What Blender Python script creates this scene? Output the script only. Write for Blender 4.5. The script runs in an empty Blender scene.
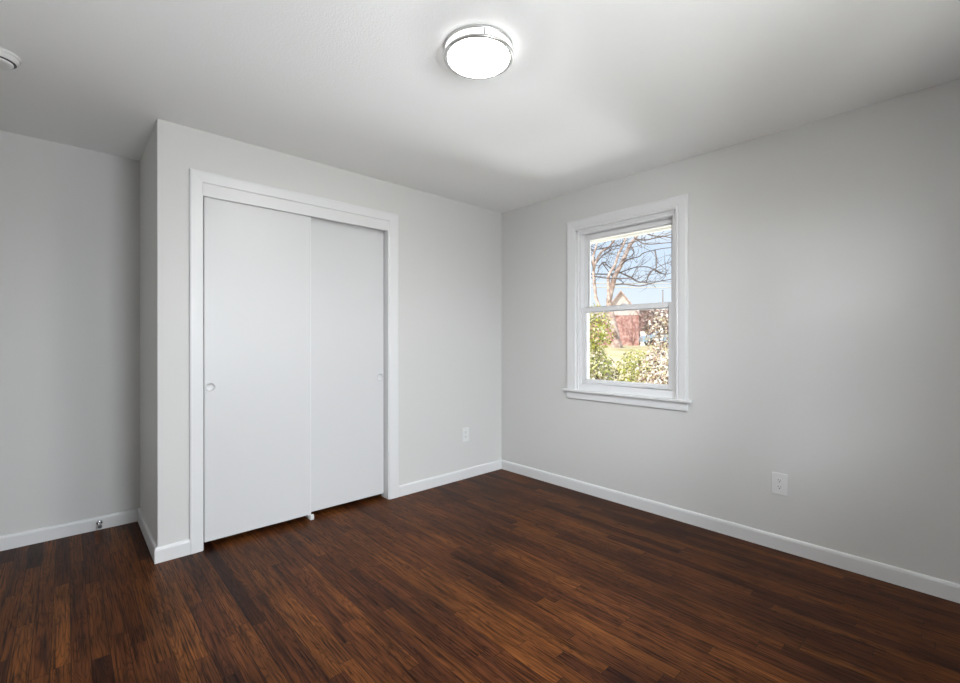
import bpy, bmesh, math, random
from mathutils import Vector, Matrix
random.seed(11)
S = bpy.context.scene
COL = S.collection
R = math.radians

# ------------------------------------------------------------------ camera
cam = bpy.data.cameras.new('camera')
cam.sensor_fit = 'HORIZONTAL'; cam.sensor_width = 36.0
cam.lens = 448.46 * 36 / 960
cam.clip_start = 0.02; cam.clip_end = 400
co = bpy.data.objects.new('camera', cam); COL.objects.link(co)
co.location = (-3.0586, -3.0132, 1.2171)
co.rotation_euler = (R(90 - 0.06), 0, R(47.30 - 90))
S.camera = co

# ------------------------------------------------------------------ exposure
S.view_settings.view_transform = 'Standard'
S.view_settings.look = 'None'
S.view_settings.exposure = 0.0
S.view_settings.gamma = 1.0
S.view_settings.use_curve_mapping = False

# ------------------------------------------------------------------ sky
SKY_STRENGTH = 1.12
w = bpy.data.worlds.new('sky'); S.world = w; w.use_nodes = True
nt = w.node_tree; nt.nodes.clear()
tc = nt.nodes.new('ShaderNodeTexCoord'); sx = nt.nodes.new('ShaderNodeSeparateXYZ')
nt.links.new(tc.outputs['Generated'], sx.inputs[0])
rp = nt.nodes.new('ShaderNodeValToRGB')
rp.color_ramp.elements[0].position = 0.0; rp.color_ramp.elements[0].color = (0.86, 0.91, 0.96, 1)
rp.color_ramp.elements[1].position = 0.75; rp.color_ramp.elements[1].color = (0.36, 0.53, 0.82, 1)
e = rp.color_ramp.elements.new(0.16); e.color = (0.65, 0.79, 0.95, 1)
nt.links.new(sx.outputs[2], rp.inputs[0])
cl = nt.nodes.new('ShaderNodeTexNoise'); cl.inputs['Scale'].default_value = 3.5; cl.inputs['Detail'].default_value = 5
mp = nt.nodes.new('ShaderNodeMapping'); mp.inputs['Scale'].default_value = (1, 1, 3)
nt.links.new(tc.outputs['Generated'], mp.inputs[0]); nt.links.new(mp.outputs[0], cl.inputs['Vector'])
cr = nt.nodes.new('ShaderNodeValToRGB'); cr.color_ramp.elements[0].position = 0.5; cr.color_ramp.elements[1].position = 0.72
nt.links.new(cl.outputs['Fac'], cr.inputs[0])
mx = nt.nodes.new('ShaderNodeMixRGB'); mx.inputs[2].default_value = (0.9, 0.92, 0.95, 1)
nt.links.new(cr.outputs[0], mx.inputs[0]); nt.links.new(rp.outputs[0], mx.inputs[1])
bg = nt.nodes.new('ShaderNodeBackground'); bg.inputs[1].default_value = SKY_STRENGTH
nt.links.new(mx.outputs[0], bg.inputs[0])
ow = nt.nodes.new('ShaderNodeOutputWorld'); nt.links.new(bg.outputs[0], ow.inputs[0])

# ------------------------------------------------------------------ sun and added fill lamps
sun = bpy.data.lights.new('sun', 'SUN'); sun.energy = 6.0; sun.angle = R(0.6); sun.color = (1, 0.96, 0.88)
so = bpy.data.objects.new('sun', sun); COL.objects.link(so)
so.rotation_euler = Vector((0.62, -0.08, -0.78)).to_track_quat('-Z', 'Y').to_euler()

# unseen area lamp added outside, standing in for light bounced off the yard
YARD_FILL_ENERGY = 560
dl = bpy.data.lights.new('yard_fill', 'AREA'); dl.shape = 'RECTANGLE'; dl.size = 0.7; dl.size_y = 11.0
dl.energy = YARD_FILL_ENERGY; dl.color = (0.90, 0.95, 1.0)
do = bpy.data.objects.new('yard_fill', dl); COL.objects.link(do)
do.location = (2.45, -1.25, -0.15)
do.rotation_euler = Vector((-0.85, 0.0, 0.5)).to_track_quat('-Z', 'Y').to_euler()
# another added fill lamp, lying outside the two windows behind the camera
BACK_ENERGY = 820
d2 = bpy.data.lights.new('back_yard_fill', 'AREA'); d2.shape = 'RECTANGLE'; d2.size = 8.0; d2.size_y = 4.0
d2.energy = BACK_ENERGY; d2.color = (0.88, 0.94, 1.0)
d2o = bpy.data.objects.new('back_yard_fill', d2); COL.objects.link(d2o)
d2o.location = (-1.6, -6.6, -0.42)
d2o.rotation_euler = (R(180 - 8), 0, 0)
# two large lamps added out there as sky fill through those windows
SKY_FILL_ENERGY = (700, 480)
for e_, x_ in zip(SKY_FILL_ENERGY, (-4.4, 0.4)):
    d3 = bpy.data.lights.new('back_sky_fill', 'AREA'); d3.shape = 'RECTANGLE'; d3.size = 4.8; d3.size_y = 2.4
    d3.energy = e_; d3.color = (0.87, 0.94, 1.0)
    d3o = bpy.data.objects.new('back_sky_fill', d3); COL.objects.link(d3o)
    d3o.location = (x_, -8.2, 3.1); d3o.rotation_euler = (R(90 - 20), 0, 0)
# added fill lamp just outside the back window nearer the alcove
P3_ENERGY = 60
d5 = bpy.data.lights.new('back_window_fill', 'AREA'); d5.shape = 'RECTANGLE'; d5.size = 0.74; d5.size_y = 1.20
d5.energy = P3_ENERGY; d5.color = (0.90, 0.95, 1.0)
d5o = bpy.data.objects.new('back_window_fill', d5); COL.objects.link(d5o)
d5o.location = (-2.213, -3.78, 1.48); d5o.rotation_euler = (R(90), 0, 0)

LAMP_STRENGTH = 140.0
BAND_STRENGTH = 3.4

# ------------------------------------------------------------------ materials
def mat(name, color, rough=0.5, metal=0.0, spec=0.5, bump=None, coat=0.0):
    m = bpy.data.materials.new(name); m.use_nodes = True
    n = m.node_tree; b = n.nodes['Principled BSDF']
    b.inputs['Base Color'].default_value = (*color, 1)
    b.inputs['Roughness'].default_value = rough
    b.inputs['Metallic'].default_value = metal
    b.inputs['Specular IOR Level'].default_value = spec
    if coat: b.inputs['Coat Weight'].default_value = coat
    if bump:
        scale, strength, dist = bump
        t = n.nodes.new('ShaderNodeTexCoord'); z = n.nodes.new('ShaderNodeTexNoise')
        z.inputs['Scale'].default_value = scale; z.inputs['Detail'].default_value = 3
        n.links.new(t.outputs['Object'], z.inputs['Vector'])
        bp = n.nodes.new('ShaderNodeBump'); bp.inputs['Strength'].default_value = strength; bp.inputs['Distance'].default_value = dist
        n.links.new(z.outputs['Fac'], bp.inputs['Height']); n.links.new(bp.outputs[0], b.inputs['Normal'])
    return m

def noise_color(m, c1, c2, scale, detail=3, pos=(0.35, 0.65), stretch=(1, 1, 1)):
    n = m.node_tree; b = n.nodes['Principled BSDF']
    t = n.nodes.new('ShaderNodeTexCoord'); g = n.nodes.new('ShaderNodeMapping'); g.inputs['Scale'].default_value = stretch
    z = n.nodes.new('ShaderNodeTexNoise'); z.inputs['Scale'].default_value = scale; z.inputs['Detail'].default_value = detail
    r = n.nodes.new('ShaderNodeValToRGB')
    r.color_ramp.elements[0].position = pos[0]; r.color_ramp.elements[1].position = pos[1]
    r.color_ramp.elements[0].color = (*c1, 1); r.color_ramp.elements[1].color = (*c2, 1)
    n.links.new(t.outputs['Object'], g.inputs[0]); n.links.new(g.outputs[0], z.inputs['Vector'])
    n.links.new(z.outputs['Fac'], r.inputs[0]); n.links.new(r.outputs[0], b.inputs['Base Color'])
    return m

def leaf_mat(name, colors, rough=0.35, trans=0.25):
    """every leaf takes one of the colours"""
    m = bpy.data.materials.new(name); m.use_nodes = True
    n = m.node_tree; b = n.nodes['Principled BSDF']
    g = n.nodes.new('ShaderNodeNewGeometry'); r = n.nodes.new('ShaderNodeValToRGB')
    r.color_ramp.interpolation = 'CONSTANT'
    els = r.color_ramp.elements
    els[0].position = 0; els[0].color = (*colors[0], 1)
    els[1].position = 1 / len(colors); els[1].color = (*colors[1], 1)
    for i in range(2, len(colors)):
        e = els.new(i / len(colors)); e.color = (*colors[i], 1)
    n.links.new(g.outputs['Random Per Island'], r.inputs[0])
    n.links.new(r.outputs[0], b.inputs['Base Color'])
    b.inputs['Roughness'].default_value = rough
    tr = n.nodes.new('ShaderNodeBsdfTranslucent'); n.links.new(r.outputs[0], tr.inputs[0])
    ms = n.nodes.new('ShaderNodeMixShader'); ms.inputs[0].default_value = trans
    out = n.nodes['Material Output']
    n.links.new(b.outputs[0], ms.inputs[1]); n.links.new(tr.outputs[0], ms.inputs[2]); n.links.new(ms.outputs[0], out.inputs[0])
    return m

def emit(name, color, strength):
    m = bpy.data.materials.new(name); m.use_nodes = True
    n = m.node_tree; n.nodes.clear()
    e = n.nodes.new('ShaderNodeEmission'); e.inputs[0].default_value = (*color, 1); e.inputs[1].default_value = strength
    o = n.nodes.new('ShaderNodeOutputMaterial'); n.links.new(e.outputs[0], o.inputs[0])
    return m

M = {}
M['wall'] = mat('greige_wall_paint', (0.61, 0.605, 0.59), 0.6, spec=0.35, bump=(170, 0.10, 0.004))
M['ceiling'] = mat('ceiling_paint', (0.85, 0.85, 0.84), 0.8, spec=0.2, bump=(120, 0.20, 0.005))
M['trim'] = mat('white_trim_paint', (0.69, 0.69, 0.69), 0.35)
M['door'] = mat('white_door_paint', (0.615, 0.615, 0.615), 0.4, bump=(60, 0.03, 0.003))
M['vinyl'] = mat('white_vinyl', (0.74, 0.74, 0.745), 0.35)
M['plastic'] = mat('white_plastic', (0.70, 0.70, 0.69), 0.35)
M['slot'] = mat('dark_slot', (0.02, 0.02, 0.02), 0.6)
M['grey_gap'] = mat('dark_grey_plastic', (0.05, 0.05, 0.055), 0.5)
M['nickel'] = mat('brushed_nickel', (0.62, 0.62, 0.61), 0.32, metal=1.0)
M['steel'] = mat('chrome_steel', (0.55, 0.55, 0.56), 0.22, metal=1.0)
M['rubber'] = mat('grey_rubber', (0.10, 0.10, 0.11), 0.6)
M['lamp'] = emit('lit_diffuser', (1.0, 0.995, 0.985), LAMP_STRENGTH)
M['band'] = emit('lit_glass_band', (1.0, 0.995, 0.985), BAND_STRENGTH)
M['concrete'] = mat('foundation', (0.5, 0.48, 0.45), 0.8)
M['siding'] = mat('white_siding', (0.8, 0.79, 0.75), 0.6)
gl = bpy.data.materials.new('window_glass'); gl.use_nodes = True
n = gl.node_tree; n.nodes.clear()
a = n.nodes.new('ShaderNodeBsdfTransparent'); b = n.nodes.new('ShaderNodeBsdfGlossy'); b.inputs['Roughness'].default_value = 0.02
f = n.nodes.new('ShaderNodeFresnel'); f.inputs[0].default_value = 1.25
x = n.nodes.new('ShaderNodeMixShader'); o = n.nodes.new('ShaderNodeOutputMaterial')
n.links.new(f.outputs[0], x.inputs[0]); n.links.new(a.outputs[0], x.inputs[1]); n.links.new(b.outputs[0], x.inputs[2]); n.links.new(x.outputs[0], o.inputs[0])
M['glass'] = gl

def floor_material():
    """narrow stained oak strips running towards the closet wall"""
    m = bpy.data.materials.new('dark_stained_oak_strips'); m.use_nodes = True
    n = m.node_tree; L = n.links; bs = n.nodes['Principled BSDF']
    def math_(op, a, b=None, c=None):
        q = n.nodes.new('ShaderNodeMath'); q.operation = op
        for i, v in enumerate((a, b, c)):
            if v is None: continue
            if isinstance(v, (int, float)): q.inputs[i].default_value = v
            else: L.new(v, q.inputs[i])
        return q.outputs[0]
    def comb(x, y, z):
        q = n.nodes.new('ShaderNodeCombineXYZ')
        for i, v in enumerate((x, y, z)):
            if isinstance(v, (int, float)): q.inputs[i].default_value = v
            else: L.new(v, q.inputs[i])
        return q.outputs[0]
    def white(v):
        q = n.nodes.new('ShaderNodeTexWhiteNoise'); q.noise_dimensions = '3D'; L.new(v, q.inputs['Vector']); return q.outputs['Value']
    def noise(v, scale, detail=3, dist=0.0, rough=0.5):
        q = n.nodes.new('ShaderNodeTexNoise'); L.new(v, q.inputs['Vector'])
        q.inputs['Scale'].default_value = scale; q.inputs['Detail'].default_value = detail
        q.inputs['Distortion'].default_value = dist; q.inputs['Roughness'].default_value = rough
        return q.outputs['Fac']
    def ramp(v, stops):
        q = n.nodes.new('ShaderNodeValToRGB'); L.new(v, q.inputs[0]); e = q.color_ramp.elements
        e[0].position, e[0].color = stops[0][0], (*stops[0][1], 1); e[1].position, e[1].color = stops[-1][0], (*stops[-1][1], 1)
        for p, c in stops[1:-1]:
            k = e.new(p); k.color = (*c, 1)
        return q.outputs[0]
    def mix(kind, fac, a, b):
        q = n.nodes.new('ShaderNodeMixRGB'); q.blend_type = kind
        for i, v in enumerate((fac, a, b)):
            if isinstance(v, (int, float)): q.inputs[i].default_value = v
            elif isinstance(v, tuple): q.inputs[i].default_value = (*v, 1)
            else: L.new(v, q.inputs[i])
        return q.outputs[0]
    t = n.nodes.new('ShaderNodeTexCoord'); s = n.nodes.new('ShaderNodeSeparateXYZ'); L.new(t.outputs['Object'], s.inputs[0])
    X, Y = s.outputs[0], s.outputs[1]
    W = 0.057
    u = math_('DIVIDE', math_('ADD', X, 10.0), W); i = math_('FLOOR', u); fu = math_('FRACT', u)
    off = math_('MULTIPLY', white(comb(i, 3.0, 1.0)), 7.0)
    ln = math_('ADD', math_('MULTIPLY', white(comb(i, 9.0, 5.0)), 0.55), 0.55)
    v = math_('DIVIDE', math_('ADD', math_('ADD', Y, 20.0), off), ln); j = math_('FLOOR', v); fv = math_('FRACT', v)
    r1 = white(comb(i, j, 2.0)); r2 = white(comb(i, j, 7.0)); r3 = white(comb(i, j, 12.0))
    # plank tone
    base = ramp(r1, [(0.0, (0.036, 0.0120, 0.0062)), (0.14, (0.062, 0.0205, 0.0085)), (0.6, (0.092, 0.0310, 0.0100)), (1.0, (0.124, 0.0440, 0.0125))])
    # pores and streaks along the strip
    gv = comb(math_('ADD', math_('MULTIPLY', X, 1.0), math_('MULTIPLY', r2, 13.0)), math_('MULTIPLY', Y, 0.026), math_('MULTIPLY', r3, 9.0))
    g1 = noise(gv, 190, 4, 0.12, 0.62)
    gv2 = comb(math_('ADD', X, math_('MULTIPLY', r3, 17.0)), math_('MULTIPLY', Y, 0.045), math_('MULTIPLY', r2, 5.0))
    g2 = noise(gv2, 55, 4, 0.4, 0.6)
    # cathedral figure: rings of a stretched distorted field
    cvn = comb(math_('ADD', math_('MULTIPLY', X, 9.0), math_('MULTIPLY', r2, 31.0)), math_('ADD', math_('MULTIPLY', Y, 0.9), math_('MULTIPLY', r3, 11.0)), 0.0)
    fld = noise(cvn, 1.3, 2, 0.4, 0.5)
    rings = math_('ABSOLUTE', math_('SINE', math_('MULTIPLY', fld, 70.0)))
    rr = ramp(rings, [(0.0, (0.20, 0.18, 0.18)), (0.45, (0.92, 0.92, 0.92)), (1.0, (1.2, 1.2, 1.2))])
    gg = ramp(g1, [(0.36, (0.18, 0.16, 0.17)), (0.45, (0.86, 0.84, 0.82)), (0.70, (1.35, 1.33, 1.25))])
    g3 = ramp(g2, [(0.33, (0.40, 0.38, 0.42)), (0.48, (0.97, 0.97, 0.97)), (0.74, (1.38, 1.36, 1.28))])
    c = mix('MULTIPLY', 1.0, base, gg); c = mix('MULTIPLY', 0.6, c, rr); c = mix('MULTIPLY', 1.0, c, g3)
    # uneven stain over larger areas
    big = noise(comb(X, math_('MULTIPLY', Y, 0.6), 0.0), 2.2, 3)
    bigc = ramp(big, [(0.33, (0.50, 0.49, 0.52)), (0.67, (1.35, 1.35, 1.30))])
    c = mix('MULTIPLY', 0.8, c, bigc)
    # joints between strips
    eu = math_('MINIMUM', fu, math_('SUBTRACT', 1.0, fu)); ev = math_('MULTIPLY', math_('MINIMUM', fv, math_('SUBTRACT', 1.0, fv)), math_('DIVIDE', ln, W))
    gap = math_('LESS_THAN', math_('MINIMUM', eu, ev), 0.026)
    c = mix('MIX', math_('MULTIPLY', gap, 0.72), c, (0.006, 0.003, 0.002))
    L.new(c, bs.inputs['Base Color'])
    ro = n.nodes.new('ShaderNodeMapRange'); L.new(g2, ro.inputs[0]); ro.inputs[3].default_value = 0.30; ro.inputs[4].default_value = 0.48
    L.new(ro.outputs[0], bs.inputs['Roughness']); bs.inputs['Specular IOR Level'].default_value = 0.07
    h = math_('SUBTRACT', math_('MULTIPLY', g1, 0.25), gap)
    bp = n.nodes.new('ShaderNodeBump'); bp.inputs['Strength'].default_value = 0.3; bp.inputs['Distance'].default_value = 0.0012
    L.new(h, bp.inputs['Height']); L.new(bp.outputs[0], bs.inputs['Normal'])
    return m
M['floor'] = floor_material()

# ------------------------------------------------------------------ mesh helpers
class MB:
    def __init__(s): s.v = []; s.f = []; s.sm = []
    def add(s, vs, fs, smooth=False):
        k = len(s.v); s.v += [tuple(p) for p in vs]
        s.f += [tuple(i + k for i in f) for f in fs]; s.sm += [smooth] * len(fs)
        return s
    def box(s, x0, x1, y0, y1, z0, z1):
        return s.add([(x0, y0, z0), (x1, y0, z0), (x1, y1, z0), (x0, y1, z0), (x0, y0, z1), (x1, y0, z1), (x1, y1, z1), (x0, y1, z1)],
                     [(0, 3, 2, 1), (4, 5, 6, 7), (0, 1, 5, 4), (1, 2, 6, 5), (2, 3, 7, 6), (3, 0, 4, 7)])
    def prism(s, poly, z0, z1):
        k = len(poly)
        return s.add([(x, y, z0) for x, y in poly] + [(x, y, z1) for x, y in poly],
                     [tuple(range(k))[::-1], tuple(range(k, 2 * k))] + [(i, (i + 1) % k, (i + 1) % k + k, i + k) for i in range(k)])
    def sweep(s, rings, caps=True, smooth=False):
        """closed rings with the same number of points joined one after another"""
        k = len(rings[0]); vs = [p for r in rings for p in r]; fs = []
        for a in range(len(rings) - 1):
            for i in range(k):
                fs.append((a * k + i, a * k + (i + 1) % k, (a + 1) * k + (i + 1) % k, (a + 1) * k + i))
        if caps: fs += [tuple(range(k))[::-1], tuple(range((len(rings) - 1) * k, len(rings) * k))]
        return s.add(vs, fs, smooth)
    def lathe(s, prof, n=48, M4=None, closed=False):
        """prof: (radius, height) pairs turned about z"""
        M4 = M4 or Matrix(); vs = []; fs = []; k = len(prof)
        for a in range(n):
            t = 2 * math.pi * a / n
            for r, z in prof: vs.append(M4 @ Vector((r * math.cos(t), r * math.sin(t), z)))
        for a in range(n):
            b = (a + 1) % n
            for i in range(k if closed else k - 1):
                j = (i + 1) % k
                fs.append((a * k + i, b * k + i, b * k + j, a * k + j))
        return s.add(vs, fs, True)
    def tube(s, pts, rad, n=6, caps=True):
        pts = [Vector(p) for p in pts]; rings = []
        for i, p in enumerate(pts):
            d = (pts[min(i + 1, len(pts) - 1)] - pts[max(i - 1, 0)]).normalized()
            a = d.orthogonal().normalized() if i == 0 else (a - d * a.dot(d)).normalized()
            b = d.cross(a); r = rad[i] if hasattr(rad, '__len__') else rad
            rings.append([p + (a * math.cos(2 * math.pi * q / n) + b * math.sin(2 * math.pi * q / n)) * r for q in range(n)])
        return s.sweep(rings, caps, True)
    def build(s, name, m, parent=None, loc=(0, 0, 0), bevel=0.0, seg=2, recalc=True):
        me = bpy.data.meshes.new(name); me.from_pydata(s.v, [], s.f)
        me.polygons.foreach_set('use_smooth', s.sm)
        if recalc:
            bm = bmesh.new(); bm.from_mesh(me); bmesh.ops.remove_doubles(bm, verts=bm.verts, dist=1e-6)
            bmesh.ops.recalc_face_normals(bm, faces=bm.faces); bm.to_mesh(me); bm.free()
        me.materials.append(m)
        o = bpy.data.objects.new(name, me); COL.objects.link(o); o.location = loc
        if parent: o.parent = parent
        if bevel:
            d = o.modifiers.new('bevel', 'BEVEL'); d.width = bevel; d.segments = seg; d.limit_method = 'ANGLE'; d.angle_limit = R(40)
        return o

def tag(o, label=None, cat=None, group=None, kind=None):
    for k, v in (('label', label), ('category', cat), ('group', group), ('kind', kind)):
        if v: o[k] = v
    return o
def thing(name, label, cat, loc, rot=(0, 0, 0), group=None, kind=None):
    o = bpy.data.objects.new(name, None); COL.objects.link(o); o.empty_display_size = 0.05
    o.location = loc; o.rotation_euler = rot
    return tag(o, label, cat, group, kind)
def struct(o, label=None, cat=None): return tag(o, label, cat, kind='structure')
def copy_tree(o, parent=None):
    c = o.copy(); COL.objects.link(c)
    if parent: c.parent = parent
    for ch in list(o.children): copy_tree(ch, c)
    return c

# ------------------------------------------------------------------ room shell
XL, YF, YA, H = -3.75, -3.60, 0.791, 2.44      # left wall, wall behind the camera, alcove wall, ceiling
XC = -2.691                                    # closet corner
OX0, OX1, OZ = -2.475, -1.235, 2.137           # closet opening
WY0, WY1, WZ0, WZ1 = -1.668, -0.857, 0.823, 2.115   # window opening
struct(MB().box(XL - .1, 0.14, YF - .1, YA + .1, -0.12, 0).build('floor', M['floor']), 'dark stained oak strip floor of the whole room', 'floor')
struct(MB().box(XL - .1, 0.14, YF - .1, YA + .1, H, H + .12).build('ceiling', M['ceiling']), 'white lightly textured ceiling over the whole room', 'ceiling')
arc = [(XC + .005 - .005 * math.cos(t), .005 - .005 * math.sin(t)) for t in (0, R(30), R(60), R(90))]
struct(MB().prism([(XC, YA)] + arc + [(OX0, 0), (OX0, .1), (-2.59, .1), (-2.59, YA)], 0, H).build('wall_closet_corner', M['wall']), 'narrow greige wall that turns the outside corner left of the closet', 'wall')
struct(MB().box(OX1, 0, 0, .1, 0, H).box(OX0, OX1, 0, .1, OZ, H).build('wall_closet', M['wall']), 'greige wall around the closet opening up to the room corner', 'wall')
struct(MB().box(XL - .1, 0.14, YA, YA + .1, 0, H).build('wall_alcove', M['wall']), 'greige wall at the back of the alcove left of the closet', 'wall')
struct(MB().box(0, .14, WY1, YA, 0, H).box(0, .14, YF - .1, WY0, 0, H).box(0, .14, WY0, WY1, 0, WZ0 - .02).box(0, .14, WY0, WY1, WZ1, H).build('wall_right', M['wall']), 'greige wall holding the window', 'wall')
struct(MB().box(XL - .1, XL, YF - .1, YA, 0, H).build('wall_left', M['wall']), 'greige wall on the left outside the picture', 'wall')
B0, B1 = 0.10, -0.95                            # shifts of the two added back windows along the wall
fw = MB().box(XL, WY0 + B1, YF - .14, YF, 0, H).box(WY1 + B1, WY0 + B0, YF - .14, YF, 0, H).box(WY1 + B0, 0, YF - .14, YF, 0, H)
for b_ in (B0, B1): fw.box(WY0 + b_, WY1 + b_, YF - .14, YF, 0, WZ0 - .02).box(WY0 + b_, WY1 + b_, YF - .14, YF, WZ1, H)
struct(fw.build('wall_front', M['wall']), 'greige wall with two added windows behind the camera', 'wall')

# baseboards: a flat board with an eased top edge
BB = [(0, 0), (0.014, 0), (0.014, 0.070), (0.0115, 0.0795), (0.007, 0.0845), (0, 0.0845)]
def baseboard(name, a, b, nrm, m0=0, m1=0, label=''):
    """a->b on the wall foot, nrm out of the wall; m0/m1 lengthen (+) or shorten (-) the ends by the thickness (mitres)"""
    a, b, nrm = Vector((*a, 0)), Vector((*b, 0)), Vector((*nrm, 0)); d = (b - a).normalized()
    ring = lambda p, k: [p + nrm * t + d * (k * t) + Vector((0, 0, z)) for t, z in BB]
    return struct(MB().sweep([ring(a, -m0), ring(b, m1)]).build(name, M['trim']), label, 'baseboard')
CX0, CX1 = -2.540, -1.153                      # outer edges of the closet casing
baseboard('baseboard_closet_left', (XC, 0), (CX0, 0), (0, -1), 1, 0, 'short white baseboard between the outside corner and the closet casing')
baseboard('baseboard_closet_right', (CX1, 0), (0, 0), (0, -1), 0, -1, 'white baseboard from the closet casing to the room corner')
baseboard('baseboard_return', (XC, YA), (XC, 0), (-1, 0), -1, 1, 'white baseboard along the side of the closet')
baseboard('baseboard_alcove', (XL, YA), (XC, YA), (0, -1), -1, -1, 'white baseboard at the back of the alcove')
baseboard('baseboard_right', (0, 0), (0, YF), (-1, 0), -1, -1, 'white baseboard below the window')
baseboard('baseboard_left', (XL, YF), (XL, YA), (1, 0), -1, -1, 'white baseboard on the left wall')
baseboard('baseboard_front', (0, YF), (XL, YF), (0, 1), -1, -1, 'white baseboard behind the camera')

# casings: U of mitred boards, profile = (distance outward from the inner edge, thickness)
def casing(path, prof, to3d):
    """path: four (a, z) corners of the inner edge, bottom left, top left, top right, bottom right"""
    (al, zb), (_, zt), (ar, _), (_, _) = path
    rings = [[to3d(al - t, zb, h) for t, h in prof], [to3d(al - t, zt + t, h) for t, h in prof],
             [to3d(ar + t, zt + t, h) for t, h in prof], [to3d(ar + t, zb, h) for t, h in prof]]
    return MB().sweep(rings)

# ------------------------------------------------------------------ closet
CP = [(0, 0), (0, 0.010), (0.004, 0.0125), (0.040, 0.0155), (0.058, 0.016), (0.0655, 0.013), (0.0655, 0)]
t1 = thing('trim_1', 'white mitred casing and header board around the closet opening', 'door casing', (OX0, 0, 0), kind='structure')
def loc_(o): return Vector(o.location)
cs = casing([(0, 0), (0, OZ), (OX1 - OX0, OZ), (OX1 - OX0, 0)], CP, lambda a, z, h: (a, -h, z))
# right leg is a little wider, as on the wall
cs.v = [(x + (0.0165 * (x - 1.2400) / 0.0655 if x > 1.2401 else 0), y, z) for x, y, z in cs.v]
cs.build('casing', M['trim'], t1)
MB().box(0.0, OX1 - OX0, -.006, .012, 2.062, OZ).build('header_board', M['trim'], t1, bevel=.0015)
MB().box(0, .004, 0.0, .1, 0, OZ).build('jamb', M['trim'], t1)
MB().box(OX1 - OX0 - .006, OX1 - OX0, -0.004, .1, 0, OZ).build('jamb', M['trim'], t1)
MB().box(.004, OX1 - OX0 - .006, .014, .095, 2.085, OZ).build('track', M['trim'], t1)

def sliding_door(name, x0, x1, y0, z0, pull_x, pull_z, label):
    d = thing(name, label, 'closet door', (x0, y0, z0), kind='structure')
    W_, T_, H_ = x1 - x0, .034, 2.085 - z0 - .004
    px, pz, r = pull_x - x0, pull_z - z0, .0245
    # slab whose front has a round hole for the pull
    mb = MB(); n = 48; sq = .06
    hole = [(px + r * math.cos(2 * math.pi * k / n), 0, pz + r * math.sin(2 * math.pi * k / n)) for k in range(n)]
    sqr = []
    for k in range(n):
        a = 2 * math.pi * k / n; c, s_ = math.cos(a), math.sin(a); q = max(abs(c), abs(s_))
        sqr.append((min(W_ - .003, max(.003, px + sq * c / q)), 0, pz + sq * s_ / q))
    mb.add(hole + sqr, [(k, (k + 1) % n, (k + 1) % n + n, k + n) for k in range(n)])
    xs0, xs1 = min(p[0] for p in sqr), max(p[0] for p in sqr)
    mb.add([(0, 0, 0), (W_, 0, 0), (W_, 0, pz - sq), (0, 0, pz - sq)], [(0, 1, 2, 3)])
    mb.add([(0, 0, pz + sq), (W_, 0, pz + sq), (W_, 0, H_), (0, 0, H_)], [(0, 1, 2, 3)])
    mb.add([(0, 0, pz - sq), (xs0, 0, pz - sq), (xs0, 0, pz + sq), (0, 0, pz + sq)], [(0, 1, 2, 3)])
    mb.add([(xs1, 0, pz - sq), (W_, 0, pz - sq), (W_, 0, pz + sq), (xs1, 0, pz + sq)], [(0, 1, 2, 3)])
    mb.add([(0, 0, 0), (W_, 0, 0), (W_, T_, 0), (0, T_, 0), (0, 0, H_), (W_, 0, H_), (W_, T_, H_), (0, T_, H_)],
           [(0, 3, 2, 1), (4, 5, 6, 7), (2, 3, 7, 6), (1, 2, 6, 5), (3, 0, 4, 7)])
    mb.build('panel', M['door'], d)
    if name == 'door_1':
        MB().box(W_ - .009, W_, -.0015, .001, 0, H_).build('edge_highlight', M['trim'], d, bevel=.001)  # lighter raised strip put in to draw the highlight along the door edge
    # dished finger pull with a thin rim
    to = Matrix.Translation((px, 0, pz)) @ Matrix.Rotation(R(90), 4, 'X')
    MB().lathe([(.0001, -.009), (.014, -.0088), (.019, -.007), (.0215, -.001), (.0225, .0012), (.026, .0014), (.0275, 0), (.0245, -.0005), (.0242, -.010), (.0001, -.010)], 40, to).build('finger_pull', M['door'], d)
    return d
sliding_door('door_1', -2.4635, -1.832, .014, .036, -2.432, .946, 'white flush sliding closet door in front, on the left')
sliding_door('door_2', -1.892, -1.2475, .054, .036, -1.277, .940, 'white flush sliding closet door behind the other, on the right')

g = thing('door_guide', 'small white plastic floor guide under the overlap of the two closet doors', 'door guide', (-1.828, .050, 0))
MB().box(-.013, .013, -.047, .040, 0, .003).build('foot_plate', M['plastic'], g, bevel=.001)
MB().sweep([[(x, y, z) for y, z in ((-.046, .004), (-.041, .004), (-.041, .024), (-.034, .031), (-.0345, .034), (-.047, .030))] for x in (-.012, .012)]).build('front_fin', M['plastic'], g)
MB().box(-.012, .012, -.0008, .0028, .004, .034).build('rear_fin', M['plastic'], g, bevel=.001)

# ------------------------------------------------------------------ window
win = thing('window_1', 'white double hung window with casing, stool and apron', 'window', (0, 0, 0), kind='structure')
WP = [(0, 0), (0, 0.008), (0.006, 0.013), (0.016, 0.0145), (0.020, 0.011), (0.030, 0.0145), (0.072, 0.017), (0.0855, 0.014), (0.0855, 0)]
casing([(WY0, WZ0), (WY0, WZ1), (WY1, WZ1), (WY1, WZ0)], WP, lambda a, z, h: (-h, a, z)).build('casing', M['trim'], win)
MB().box(-.034, .020, -1.778, -.741, WZ0 - .018, WZ0).build('stool', M['trim'], win, bevel=.004, seg=3)
MB().box(-.014, 0, -1.7535, -.7725, .748, WZ0 - .018).build('apron', M['trim'], win, bevel=.002)
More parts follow.
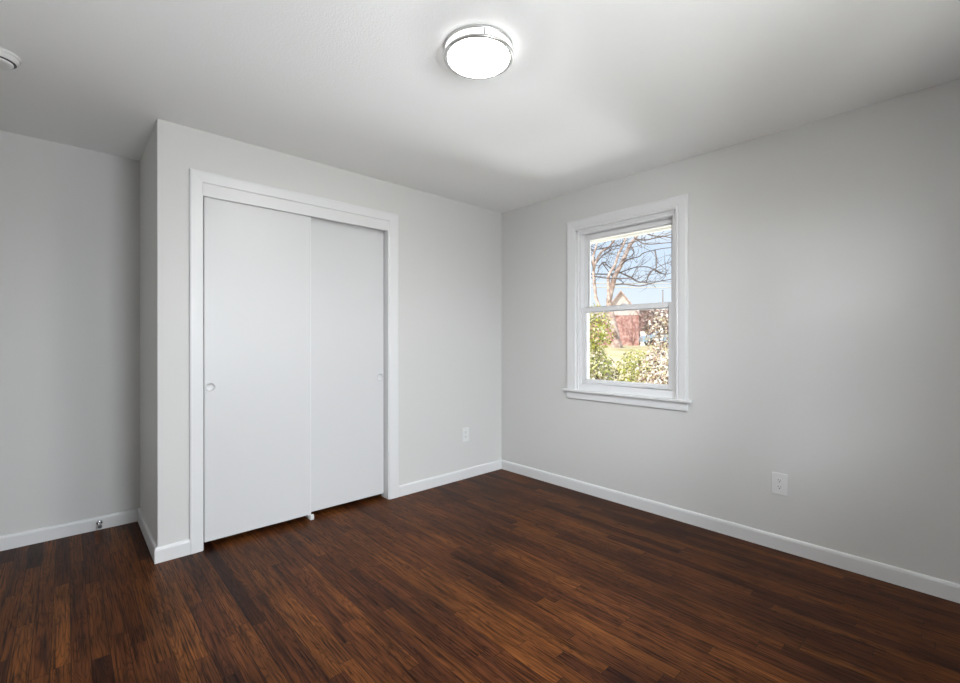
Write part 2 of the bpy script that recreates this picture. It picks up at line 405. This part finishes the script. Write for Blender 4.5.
# vinyl frame lining the opening
fr = MB()
fr.box(.012, .14, WY1 - .034, WY1, WZ0, WZ1).box(.012, .14, WY0, WY0 + .026, WZ0, WZ1)
fr.box(.012, .14, WY0 + .026, WY1 - .034, WZ1 - .030, WZ1).box(.012, .14, WY0 + .026, WY1 - .034, WZ0 - .018, WZ0 + .050)
fr.box(.003, .020, WY1 - .016, WY1, WZ0, WZ1).box(.003, .020, WY0, WY0 + .014, WZ0, WZ1).box(.003, .020, WY0, WY1, WZ1 - .014, WZ1)
fr.box(.066, .071, WY1 - .044, WY1 - .034, 1.488, WZ1 - .03).box(.066, .071, WY0 + .026, WY0 + .036, 1.488, WZ1 - .03)
fr.build('frame', M['vinyl'], win, bevel=.0015)
SY0, SY1 = WY0 + .026, WY1 - .034
def sash(name, x0, x1, z0, z1, st, bot, top):
    s = MB().box(x0, x1, SY0, SY0 + st, z0, z1).box(x0, x1, SY1 - st, SY1, z0, z1)
    s.box(x0, x1, SY0 + st, SY1 - st, z0, z0 + bot).box(x0, x1, SY0 + st, SY1 - st, z1 - top, z1)
    xm = (x0 + x1) / 2
    # glazing bead
    bd = .007
    s.box(xm - .008, xm + .008, SY0 + st, SY0 + st + bd, z0 + bot, z1 - top).box(xm - .008, xm + .008, SY1 - st - bd, SY1 - st, z0 + bot, z1 - top)
    s.box(xm - .008, xm + .008, SY0 + st, SY1 - st, z0 + bot, z0 + bot + bd).box(xm - .008, xm + .008, SY0 + st, SY1 - st, z1 - top - bd, z1 - top)
    o = s.build(name, M['vinyl'], win, bevel=.002)
    MB().box(xm - .002, xm + .002, SY0 + st - .004, SY1 - st + .004, z0 + bot - .004, z1 - top + .004).build('glass_pane', M['glass'], o)
    return o
lo = sash('lower_sash', .026, .062, .876, 1.488, .034, .028, .036)
up = sash('upper_sash', .074, .106, 1.450, 2.085, .034, .034, .040)
ym = (SY0 + SY1) / 2
MB().box(.030, .058, ym - .028, ym + .028, 1.488, 1.494).box(.034, .052, ym - .012, ym + .03, 1.494, 1.502).build('sash_lock', M['vinyl'], lo, bevel=.002)
for yy in (SY0 + .17, SY1 - .17):
    MB().box(.018, .026, yy - .03, yy + .03, .886, .892).build('lift_lip', M['vinyl'], lo, bevel=.001)

for nm_, b_, lab_ in (('added_window_2', B0, 'added white double hung window, unseen behind the camera, nearer the window wall'), ('added_window_3', B1, 'added white double hung window, unseen behind the camera, nearer the alcove')):
    c_ = copy_tree(win); c_.name = nm_; c_.location = (b_, YF, 0); c_.rotation_euler = (0, 0, R(-90)); c_['label'] = lab_  # two unseen windows added behind the camera to let the fill light in
# the eave outside, seen as a pale strip over the upper pane
struct(MB().box(.14, .46, -4.3, 1.6, 2.118, 2.14).box(.44, .46, -4.3, 1.6, 2.100, 2.26).build('trim_eave', M['siding']), 'cream eave board outside above the window', 'eave')

# ------------------------------------------------------------------ ceiling light
cl_ = thing('ceiling_light', 'round flush ceiling light with double nickel rings, switched on', 'ceiling light', (-1.793, -1.633, H))
MB().lathe([(.0001, 0), (.141, 0), (.1435, -.002), (.1435, -.010), (.141, -.012), (.136, -.012), (.136, -.010), (.0001, -.010)], 72).build('base_ring', M['nickel'], cl_)
MB().lathe([(.1345, -.010), (.1365, -.012), (.1365, -.038), (.1345, -.040)], 72).build('glass_band', M['band'], cl_)
MB().lathe([(.136, -.036), (.143, -.036), (.1455, -.038), (.1455, -.045), (.143, -.0475), (.128, -.0485), (.126, -.046), (.126, -.040)], 72, closed=True).build('lower_ring', M['nickel'], cl_)
MB().lathe([(.1268, -.042), (.1255, -.050), (.120, -.055), (.108, -.060), (.084, -.064), (.044, -.0665), (.0001, -.067)], 72).build('diffuser', M['lamp'], cl_)
for k in range(3):
    a = R(-3 + 120 * k)
    p = MB(); p.box(.1375, .1415, -.004, .004, -.039, -.010)
    p.v = [(x * math.cos(a) - y * math.sin(a), x * math.sin(a) + y * math.cos(a), z) for x, y, z in p.v]
    p.build('clip', M['nickel'], cl_)

# ------------------------------------------------------------------ smoke detector
sd = thing('smoke_detector', 'round white smoke detector on the ceiling at the left edge', 'smoke detector', (-3.272, -.218, H))
MB().lathe([(.0001, 0), (.071, 0), (.0715, -.003), (.071, -.009), (.067, -.0115), (.0001, -.0115)], 56).build('base_plate', M['plastic'], sd)
MB().lathe([(.0645, -.0115), (.0655, -.014), (.065, -.024), (.060, -.030), (.0575, -.031)], 56).build('body', M['plastic'], sd)
MB().lathe([(.0578, -.029), (.0575, -.031), (.0470, -.034), (.0450, -.031)], 56).build('sensor_slot', M['grey_gap'], sd)
MB().lathe([(.0480, -.031), (.0480, -.037), (.044, -.0405), (.030, -.0415), (.0001, -.0415)], 56).build('cap', M['plastic'], sd)

# ------------------------------------------------------------------ wall outlets
def outlet(loc, rotz, label):
    o = thing('wall_outlet', label, 'outlet', loc, (0, 0, rotz), 'white duplex wall outlets')
    # local: x along the wall, -y out of the wall
    MB().box(-.040, .040, -.0062, 0, -.0625, .0625).build('cover_plate', M['plastic'], o, bevel=.0028, seg=3)
    for s in (1, -1):
        cz = .0195 * s; pr = []
        for k in range(40):
            a = 2 * math.pi * k / 40
            pr.append((max(-.0138, min(.0138, .0172 * math.cos(a))), cz + .0142 * math.sin(a)))
        k = len(pr)
        f = MB().add([(x, -.0062, z) for x, z in pr] + [(x, -.0085, z) for x, z in pr], [tuple(range(k, 2 * k))] + [(i, (i + 1) % k, (i + 1) % k + k, i + k) for i in range(k)]).build('socket', M['plastic'], o)
        q = MB().box(-.0078, -.0054, -.0089, -.0084, cz + .0005, cz + .0095).box(.0054, .0078, -.0089, -.0084, cz + .0015, cz + .0085)
        hole = [(.0030 * math.cos(2 * math.pi * t / 16), -.0089, cz - .0065 + .0030 * math.sin(2 * math.pi * t / 16)) for t in range(16)]
        q.add(hole + [(x, -.0084, z) for x, _, z in hole], [tuple(range(16))] + [(i, (i + 1) % 16, (i + 1) % 16 + 16, i + 16) for i in range(16)])
        q.build('slots', M['slot'], f)
    MB().lathe([(.0001, .0012), (.0022, .001), (.0032, 0)], 16, Matrix.Translation((0, -.0062, 0)) @ Matrix.Rotation(R(90), 4, 'X')).build('screw', M['plastic'], o)
    return o
outlet((0, -2.278, .385), R(-90), 'white duplex outlet on the window wall, right of and below the window')
outlet((-.456, 0, .388), 0, 'white duplex outlet between the closet and the room corner')

# ------------------------------------------------------------------ door stop on the alcove baseboard
ds = thing('door_stop', 'small metal spring door stop screwed to the alcove baseboard', 'door stop', (-2.902, YA - .014, .046))
ry = Matrix.Rotation(R(90), 4, 'X')
MB().lathe([(.0001, 0), (.0165, 0), (.0165, .003), (.013, .006), (.007, .007), (.0001, .007)], 32, ry).build('base', M['steel'], ds)
pts = []
for k in range(15 * 12 + 1):
    a = 2 * math.pi * k / 12; q = k / 180
    pts.append((.0080 * math.cos(a), -.007 - .055 * q, .0080 * math.sin(a) - .006 * q * q))
MB().tube(pts, .0013, 6).build('spring', M['steel'], ds)
MB().lathe([(.0001, .060), (.0085, .060), (.0105, .063), (.0105, .072), (.008, .0755), (.0001, .0765)], 28, Matrix.Translation((0, 0, -.006)) @ ry).build('rubber_tip', M['rubber'], ds)

# ================================================================== outside
def gz(x, y):
    s = x * .678 + y * .735
    k = max(0.0, min(1.0, (s - 2.0) / 10.2)); k = k * k * (3 - 2 * k)
    return -0.5 + 1.47 * k - 0.25 * max(0.0, min(1.0, (s - 14) / 30))
def grid(x0, x1, y0, y1, nx, ny, power=1.0):
    vs = []; fs = []
    for i in range(nx + 1):
        for j in range(ny + 1):
            x = x0 + (x1 - x0) * (i / nx) ** power; y = y0 + (y1 - y0) * (j / ny)
            vs.append((x, y, gz(x, y)))
    for i in range(nx):
        for j in range(ny): fs.append((i * (ny + 1) + j, (i + 1) * (ny + 1) + j, (i + 1) * (ny + 1) + j + 1, i * (ny + 1) + j + 1))
    return MB().add(vs, fs, True)
M['lawn'] = noise_color(mat('winter_lawn', (.5, .45, .3), 0.9, spec=0.1), (0.40, 0.35, 0.18), (0.62, 0.52, 0.34), 0.9, 6)
struct(grid(-25, 130, -40, 90, 110, 90, 1.0).build('ground', M['lawn'], recalc=False), 'pale winter lawn rising outside the window', 'lawn')

# ---- the tall bare tree in front of the house
STEM_PATHS = [
    [(12.30, 5.95, 0.99), (12.44, 6.09, 1.45), (12.51, 6.30, 2.11), (12.60, 6.49, 2.75), (12.88, 6.50, 3.45), (13.15, 6.53, 3.87), (13.49, 6.48, 4.31), (13.83, 6.45, 4.80), (14.13, 6.44, 5.20), (14.47, 6.40, 5.50), (14.85, 6.33, 6.00), (15.16, 6.31, 6.65)],
    [(12.07, 6.16, 2.69), (12.23, 6.29, 3.25), (12.42, 6.38, 3.78), (12.77, 6.33, 4.21), (13.06, 6.34, 4.68), (13.39, 6.31, 5.11), (13.67, 6.32, 5.72), (13.89, 6.39, 6.38)],
    [(12.26, 5.98, 1.44), (12.10, 6.40, 2.17), (12.07, 6.71, 2.81), (12.20, 6.86, 3.22), (12.33, 7.01, 3.80), (12.52, 7.10, 4.23), (12.90, 7.03, 4.83), (13.34, 6.89, 5.11), (13.74, 6.80, 5.65)],
    [(11.66, 6.54, 3.98), (11.79, 6.69, 4.44), (12.08, 6.70, 4.99), (12.34, 6.73, 5.73)],
]
BRANCH_PATHS = [
    [(12.13, 7.23, 4.77), (12.41, 7.14, 4.86), (12.86, 6.88, 4.96), (13.37, 6.57, 5.09), (13.82, 6.33, 5.22), (14.23, 6.11, 5.34), (14.54, 5.99, 5.52)],
    [(13.31, 6.38, 4.27), (13.74, 6.28, 4.54), (14.24, 6.12, 4.68), (14.60, 6.09, 4.88), (15.15, 5.88, 5.05), (15.68, 5.69, 5.17), (16.26, 5.46, 5.26)],
    [(12.20, 7.32, 3.88), (12.60, 7.24, 3.93), (13.31, 6.87, 3.96), (13.87, 6.64, 4.09), (14.45, 6.40, 4.30), (15.03, 6.15, 4.36), (15.43, 6.06, 4.30), (15.91, 5.91, 4.51), (16.56, 5.60, 4.76)],
    [(11.85, 6.68, 3.71), (12.28, 6.25, 3.62), (12.79, 5.76, 3.63), (12.90, 5.64, 3.72)],
    [(13.26, 6.62, 4.05), (13.66, 6.35, 3.90), (13.95, 6.18, 3.76), (14.22, 6.04, 3.61)],
    [(13.43, 6.40, 3.94), (13.49, 6.09, 3.75), (13.51, 5.80, 3.55)],
    [(13.39, 5.86, 5.30), (13.50, 5.58, 5.05), (13.61, 5.31, 4.98), (13.83, 4.94, 4.99), (14.07, 4.54, 5.00)],
    [(13.48, 5.87, 5.26), (13.81, 5.62, 5.22), (14.14, 5.37, 5.31), (14.44, 5.14, 5.39), (14.83, 4.83, 5.52)],
    [(13.13, 5.47, 5.48), (13.34, 5.09, 5.23), (13.56, 4.69, 5.16), (13.72, 4.35, 5.03)],
    [(12.15, 6.74, 4.29), (12.51, 6.70, 4.61), (12.95, 6.57, 4.85), (13.50, 6.35, 5.01)],
    [(13.55, 6.12, 5.06), (13.50, 5.92, 4.75), (13.20, 5.97, 4.48)],
    [(13.06, 6.61, 3.47), (13.23, 6.20, 3.48), (13.53, 5.68, 3.38), (13.79, 5.20, 3.51), (14.09, 4.67, 3.60)],
    [(14.09, 5.41, 4.07), (13.78, 5.44, 3.81), (13.52, 5.43, 3.51)],
    [(13.50, 5.12, 3.98), (13.86, 5.03, 3.85), (14.28, 4.91, 3.84)],
    [(13.74, 5.18, 4.75), (13.66, 5.06, 4.26), (13.47, 5.04, 3.85)],
    [(12.91, 7.00, 4.42), (13.19, 6.99, 4.21), (13.54, 6.92, 3.90)],
    [(12.19, 6.72, 4.06), (12.56, 6.69, 4.34), (12.88, 6.71, 4.22), (13.33, 6.61, 4.09)],
]
M['bark'] = noise_color(mat('sunlit_bark', (.4, .3, .25), 0.9, spec=0.1), (0.30, 0.21, 0.17), (0.62, 0.50, 0.44), 5, 4)
M['twig'] = mat('grey_twigs', (0.17, 0.14, 0.13), 0.8, spec=0.2)
def smooth_path(ps, sub=3):
    ps = [Vector(p) for p in ps]; out = []
    for i in range(len(ps) - 1):
        a, b = ps[max(i - 1, 0)], ps[i]; c, d = ps[i + 1], ps[min(i + 2, len(ps) - 1)]
        for k in range(sub):
            t = k / sub
            out.append(0.5 * ((2 * b) + (-a + c) * t + (2 * a - 5 * b + 4 * c - d) * t * t + (-a + 3 * b - 3 * c + d) * t ** 3))
    return out + [ps[-1]]
rnd = random.Random(4)
def twigs(mb, path, n, length, rad, depth=1):
    for _ in range(n):
        i = rnd.randrange(1, len(path)); p = path[i]; d = (path[i] - path[i - 1]).normalized()
        v = (d * rnd.uniform(.2, .9) + Vector((rnd.uniform(-1, 1), rnd.uniform(-1, 1), rnd.uniform(-.5, 1)))).normalized()
        q = [p]; l = length * rnd.uniform(.5, 1.2)
        for k in range(4):
            v = (v + Vector((rnd.uniform(-.35, .35), rnd.uniform(-.35, .35), rnd.uniform(-.2, .3)))).normalized(); q.append(q[-1] + v * l / 4)
        mb.tube(q, [rad, rad * .8, rad * .65, rad * .5, rad * .3], 4)
        if depth: twigs(mb, q, 3, length * .5, rad * .6, depth - 1)
bt = thing('bare_tree', 'tall bare tree with several pale leaning stems in front of the brick house', 'tree', STEM_PATHS[0][0])
off = Vector(STEM_PATHS[0][0])
for k, ps in enumerate(STEM_PATHS):
    q = [p - off for p in smooth_path(ps, 3)]; n_ = len(q)
    r0, r1 = ((.135, .05), (.065, .035), (.075, .035), (.045, .025))[k]
    rad = [r0 + (r1 - r0) * i / (n_ - 1) for i in range(n_)]
    if k == 0:
        rad[0] *= 1.9; rad[1] *= 1.35
        q[0] = q[0] - Vector((0, 0, .12))
    MB().tube(q, rad, 10).build('stem', M['bark'], bt)
    tw = MB(); twigs(tw, q[n_ // 3:], 9, 1.1, .016, 1); tw.build('twigs', M['twig'], bt)
for k, ps in enumerate(BRANCH_PATHS):
    q = [p - off for p in smooth_path(ps, 3)]; n_ = len(q)
    b = MB().tube(q, [.027 - .012 * i / (n_ - 1) for i in range(n_)], 6)
    twigs(b, q, 5, .8, .012, 1); b.build('branch', M['twig'], bt)

# ---- brick house
M['brick'] = noise_color(mat('red_brick', (.4, .2, .16), 0.85, spec=0.1), (0.34, 0.15, 0.13), (0.66, 0.44, 0.40), 2.6, 7)
M['shingle'] = noise_color(mat('pinkish_shingles', (.5, .4, .38), 0.9, spec=0.1), (0.42, 0.31, 0.29), (0.66, 0.54, 0.50), 3, 5)
M['darkglass'] = mat('house_window_glass', (0.05, 0.06, 0.07), 0.15)
yawh = R(-60)                                   # the front faces the room
hs = thing('brick_house', 'red brick house with a steep front gable behind the bare tree', 'house', (42.4, 23.1, .72), (0, 0, yawh))
# local: -y towards the room, x to the right
gw, gh, ge = 1.9, 6.0, 3.45                    # front gable half width, peak and eave heights
MB().add([(-gw, 0, -.3), (gw, 0, -.3), (gw, 0, ge), (0, 0, gh), (-gw, 0, ge), (-gw, 4, -.3), (gw, 4, -.3), (gw, 4, ge), (0, 4, gh), (-gw, 4, ge)],
         [(0, 1, 2, 3, 4), (9, 8, 7, 6, 5), (1, 6, 7, 2), (0, 4, 9, 5)]).build('gable_wall', M['brick'], hs)
MB().box(-9.0, 2.0, 3.0, 10, -.3, 3.2).build('main_wall', M['brick'], hs)
M['gable'] = noise_color(mat('pale_pink_gable_boards', (.7, .58, .54), 0.8, spec=0.1), (0.66, 0.52, 0.48), (0.80, 0.70, 0.66), 3, 4)
MB().sweep([[(-gw, y, ge - .1), (gw, y, ge - .1), (gw, y, ge), (0, y, gh), (-gw, y, ge)] for y in (-.06, 0)]).build('gable_boards', M['gable'], hs)
rf = MB()
for s in (-1, 1):
    rf.sweep([[(s * (gw + .2), y, ge - .3), (s * (gw + .2), y, ge - .12), (0, y, gh + .18), (0, y, gh)] for y in (-.35, 5)])
rf.build('gable_roof', M['shingle'], hs)
MB().sweep([[(x, 2.6, 3.1), (x, 6.5, 4.5), (x, 10.4, 3.1)] for x in (-9.3, 2.1)]).build('main_roof', M['shingle'], hs)
MB().box(2.05, 2.55, -.3, .2, .0, 1.55).build('porch_pillar', M['siding'], hs)

# ---- reddish bare shrub before the house
M['redtwig'] = mat('reddish_twigs', (0.50, 0.30, 0.27), 0.8, spec=0.1)
rs = thing('bare_shrub', 'reddish bare twiggy shrub standing before the brick house wall', 'shrub', (38.6, 19.6, gz(38.6, 19.6)))
for k in range(7):
    b_ = k * .9; e_ = Vector((math.cos(b_) * 1.2, math.sin(b_) * 1.2, 2.3 + .3 * (k % 3)))
    q = smooth_path([(0, 0, -.05), e_ * .35 + Vector((0, 0, .3)), e_], 5)
    st_ = MB().tube(q, [.045 - .03 * i / (len(q) - 1) for i in range(len(q))], 6)
    twigs(st_, q, 9, 1.3, .020, 1); st_.build('stem', M['redtwig'], rs)

# ---- parked car
M['carblue'] = mat('blue_car_paint', (0.34, 0.46, 0.58), 0.25, coat=0.5)
M['tyre'] = mat('tyre', (0.03, 0.03, 0.03), 0.8)
cr_ = thing('parked_car', 'blue car parked across the lawn behind the pale shrub', 'car', (37.9, 16.0, .80), (0, 0, yawh + R(8)))
side = [(-2.1, .35), (-2.15, .75), (-1.95, .92), (-1.15, 1.0), (-.55, 1.42), (.75, 1.45), (1.45, 1.02), (2.05, .92), (2.15, .6), (2.1, .35)]
MB().sweep([[(x * (1 if abs(y) < .8 else .98), y, z) for x, z in side] for y in (-.85, -.78, .78, .85)]).build('body', M['carblue'], cr_)
MB().sweep([[(-.98, y, 1.02), (-.50, y, 1.36), (.70, y, 1.38), (1.22, y, 1.04)] for y in (-.865, .865)]).build('side_windows', M['darkglass'], cr_)
for sx_ in (-1.35, 1.35):
    for sy_ in (-.78, .78):
        MB().lathe([(.0001, -.1), (.32, -.1), (.34, -.07), (.34, .07), (.32, .1), (.0001, .1)], 24, Matrix.Translation((sx_, sy_, .34)) @ Matrix.Rotation(R(90), 4, 'X')).build('wheel', M['tyre'], cr_)

# ---- utility pole and overhead wires
M['pole'] = mat('weathered_pole', (0.28, 0.25, 0.23), 0.9, spec=0.1)
po = thing('utility_pole', 'thin grey utility pole far across the lawn', 'pole', (55.6, 24.5, .6))
MB().tube([(0, 0, -.4), (0, 0, 4), (0, 0, 7.4)], [.10, .09, .075], 8).build('shaft', M['pole'], po)
MB().lathe([(.0001, 7.46), (.10, 7.44), (.11, 7.38), (.0001, 7.36)], 12).build('cap', M['pole'], po)
M['wire'] = mat('pale_wire', (0.62, 0.60, 0.58), 0.5)
for nm, dz, lab in (('overhead_cable', 4.80, 'upper of the two pale overhead cables crossing the sky'), ('overhead_cable', 4.55, 'lower of the two pale overhead cables crossing the sky')):
    q = []
    for k in range(25):
        t = k / 24 * 2 - 1
        q.append((24.0 + 9.0 * t, 10.1 - 8.3 * t, dz + .14 * t * t - 0.02 * t))
    tag(MB().tube(q, .032, 6).build(nm, M['wire']), lab, 'cable', 'overhead cables')

# ---- far trees
M['farbrown'] = leaf_mat('brown_winter_twigs', [(0.46, 0.34, 0.30), (0.60, 0.45, 0.41), (0.34, 0.26, 0.22), (0.54, 0.46, 0.40)], .8, .1)
M['fargreen'] = leaf_mat('dark_evergreen', [(0.10, 0.13, 0.10), (0.16, 0.20, 0.15), (0.22, 0.25, 0.2)], .7, .1)
def leaf(mb, p, nrm, size, asp, rg):
    """one small folded leaf"""
    n_ = nrm.normalized(); a = n_.orthogonal().normalized(); a = (Matrix.Rotation(rg.uniform(0, 6.28), 3, n_) @ a); b = n_.cross(a)
    l, w_ = size, size * asp
    mb.add([p - a * l * .5, p + b * w_ * .5 + n_ * w_ * .18, p + a * l * .5, p - b * w_ * .5 + n_ * w_ * .18], [(0, 1, 2), (0, 2, 3)])
def far_tree(loc, h, r, key, label, seed, n_=700):
    rg = random.Random(seed)
    t = thing('distant_tree', label, 'tree', loc, group='trees at the far side of the lawn')
    MB().tube([(0, 0, -.5), (.05, 0, h * .4), (.1, .1, h * .85)], [h * .025, h * .018, h * .006], 6).build('trunk', M['twig'], t)
    mb = MB()
    for _ in range(n_):
        v = Vector((rg.gauss(0, 1), rg.gauss(0, 1), rg.gauss(0, 1))).normalized() * rg.uniform(.3, 1) ** .5
        p = Vector((v.x * r, v.y * r, h * .58 + v.z * h * .42))
        if key == 'fargreen': p.x *= (1.25 - p.z / h); p.y *= (1.25 - p.z / h)
        leaf(mb, p, Vector((rg.gauss(0, 1), rg.gauss(0, 1), rg.gauss(0, 1))), rg.uniform(.35, .7), .5, rg)
    mb.build('crown', M[key], t, recalc=False)
FT = [((55.24, 27.55, .7), 5.6, 1.6, 'farbrown', 'brown bare tree beyond the house, nearest to the porch pillar'),
      ((67.26, 32.79, .7), 6.6, 1.7, 'fargreen', 'dark evergreen on the far side of the lawn'),
      ((60.30, 28.32, .7), 5.4, 1.7, 'farbrown', 'brown bare tree just right of the far evergreen'),
      ((74.66, 34.12, .7), 6.8, 2.2, 'farbrown', 'brown bare tree behind the utility pole'),
      ((65.52, 28.95, .7), 5.6, 1.8, 'farbrown', 'brown bare tree above the parked car'),
      ((59.80, 24.60, .7), 5.9, 1.7, 'farbrown', 'brown bare tree at the right side of the view')]
for k, (l_, h_, r_, key, lab) in enumerate(FT): far_tree(l_, h_, r_, key, lab, 20 + k)

# ---- shrubs close to the window
M['yellowgreen'] = leaf_mat('yellow_green_leaves', [(0.50, 0.50, 0.10), (0.34, 0.38, 0.07), (0.66, 0.62, 0.24), (0.20, 0.22, 0.05), (0.80, 0.76, 0.52)], .3, .3)
M['green'] = leaf_mat('glossy_green_leaves', [(0.36, 0.40, 0.10), (0.22, 0.26, 0.06), (0.62, 0.60, 0.28), (0.08, 0.08, 0.04), (0.84, 0.81, 0.66), (0.30, 0.21, 0.13), (0.78, 0.70, 0.56)], .25, .25)
M['pale'] = leaf_mat('pale_mottled_leaves', [(0.88, 0.83, 0.76), (0.66, 0.50, 0.42), (0.90, 0.87, 0.78), (0.34, 0.22, 0.16), (0.56, 0.50, 0.30), (0.86, 0.78, 0.70), (0.14, 0.09, 0.07)], .3, .25)
M['stemwood'] = mat('shrub_stems', (0.20, 0.13, 0.09), 0.85)
def shrub(name, loc, blobs, key, label, n_, size, seed, stems=7):
    """blobs: (dx, dy, z, rx, rz) ellipsoids of foliage above the root"""
    rg = random.Random(seed); t = thing(name, label, 'shrub', loc)
    st = MB()
    for k in range(stems):
        bl = blobs[k % len(blobs)]
        e = Vector((bl[0] + rg.uniform(-.6, .6) * bl[3], bl[1] + rg.uniform(-.6, .6) * bl[3], bl[2] + rg.uniform(-.2, .7) * bl[4]))
        m1 = e * .5 + Vector((rg.uniform(-.08, .08), rg.uniform(-.08, .08), .0))
        q = smooth_path([(rg.uniform(-.04, .04), rg.uniform(-.04, .04), -.06), m1, e], 4)
        st.tube(q, [.014 - .010 * i / (len(q) - 1) for i in range(len(q))], 5)
    st.build('stems', M['stemwood'], t)
    mb = MB(); tot = sum(b[3] ** 2 * b[4] for b in blobs)
    for dx, dy, z, rx, rz in blobs:
        for _ in range(int(n_ * rx * rx * rz / tot)):
            v = Vector((rg.gauss(0, 1), rg.gauss(0, 1), rg.gauss(0, 1))).normalized()
            f = rg.uniform(.15, 1) ** .45
            p = Vector((dx + v.x * rx * f, dy + v.y * rx * f, z + v.z * rz * f))
            nr = v + Vector((rg.gauss(0, .8), rg.gauss(0, .8), rg.gauss(.5, .6)))
            leaf(mb, p, nr, size * rg.uniform(.7, 1.3), .55, rg)
    mb.build('foliage', M[key], t, recalc=False)
    return t
G_ = lambda x, y: (x, y, gz(x, y))
shrub('leafy_shrub', G_(3.75, 1.45), [(0, 0, 1.78, .36, .50), (.02, .05, 1.1, .36, .45)], 'yellowgreen', 'tall yellow green shrub at the left side of the window view', 2600, .060, 31, 8)
shrub('leafy_shrub', G_(3.15, .95), [(0, 0, 1.14, .32, .40), (0, 0, .62, .30, .35)], 'green', 'low cream and green shrub in front of the tall yellow green one', 2000, .058, 32)
shrub('leafy_shrub', G_(3.75, .66), [(0, 0, 1.12, .31, .44), (0, 0, .6, .3, .35)], 'yellowgreen', 'low bright green shrub in the middle of the window view', 2000, .055, 33)
shrub('leafy_shrub', G_(3.20, .0), [(0, 0, 1.18, .31, .42), (0, 0, .65, .3, .35)], 'pale', 'low pale mottled shrub at the lower right of the window view', 2000, .055, 34)
shrub('leafy_shrub', G_(4.40, .50), [(0, 0, 1.66, .27, .58), (-.03, .03, 1.1, .24, .4)], 'pale', 'tall sparse pale shrub in front of the parked car', 1250, .060, 35, 9)
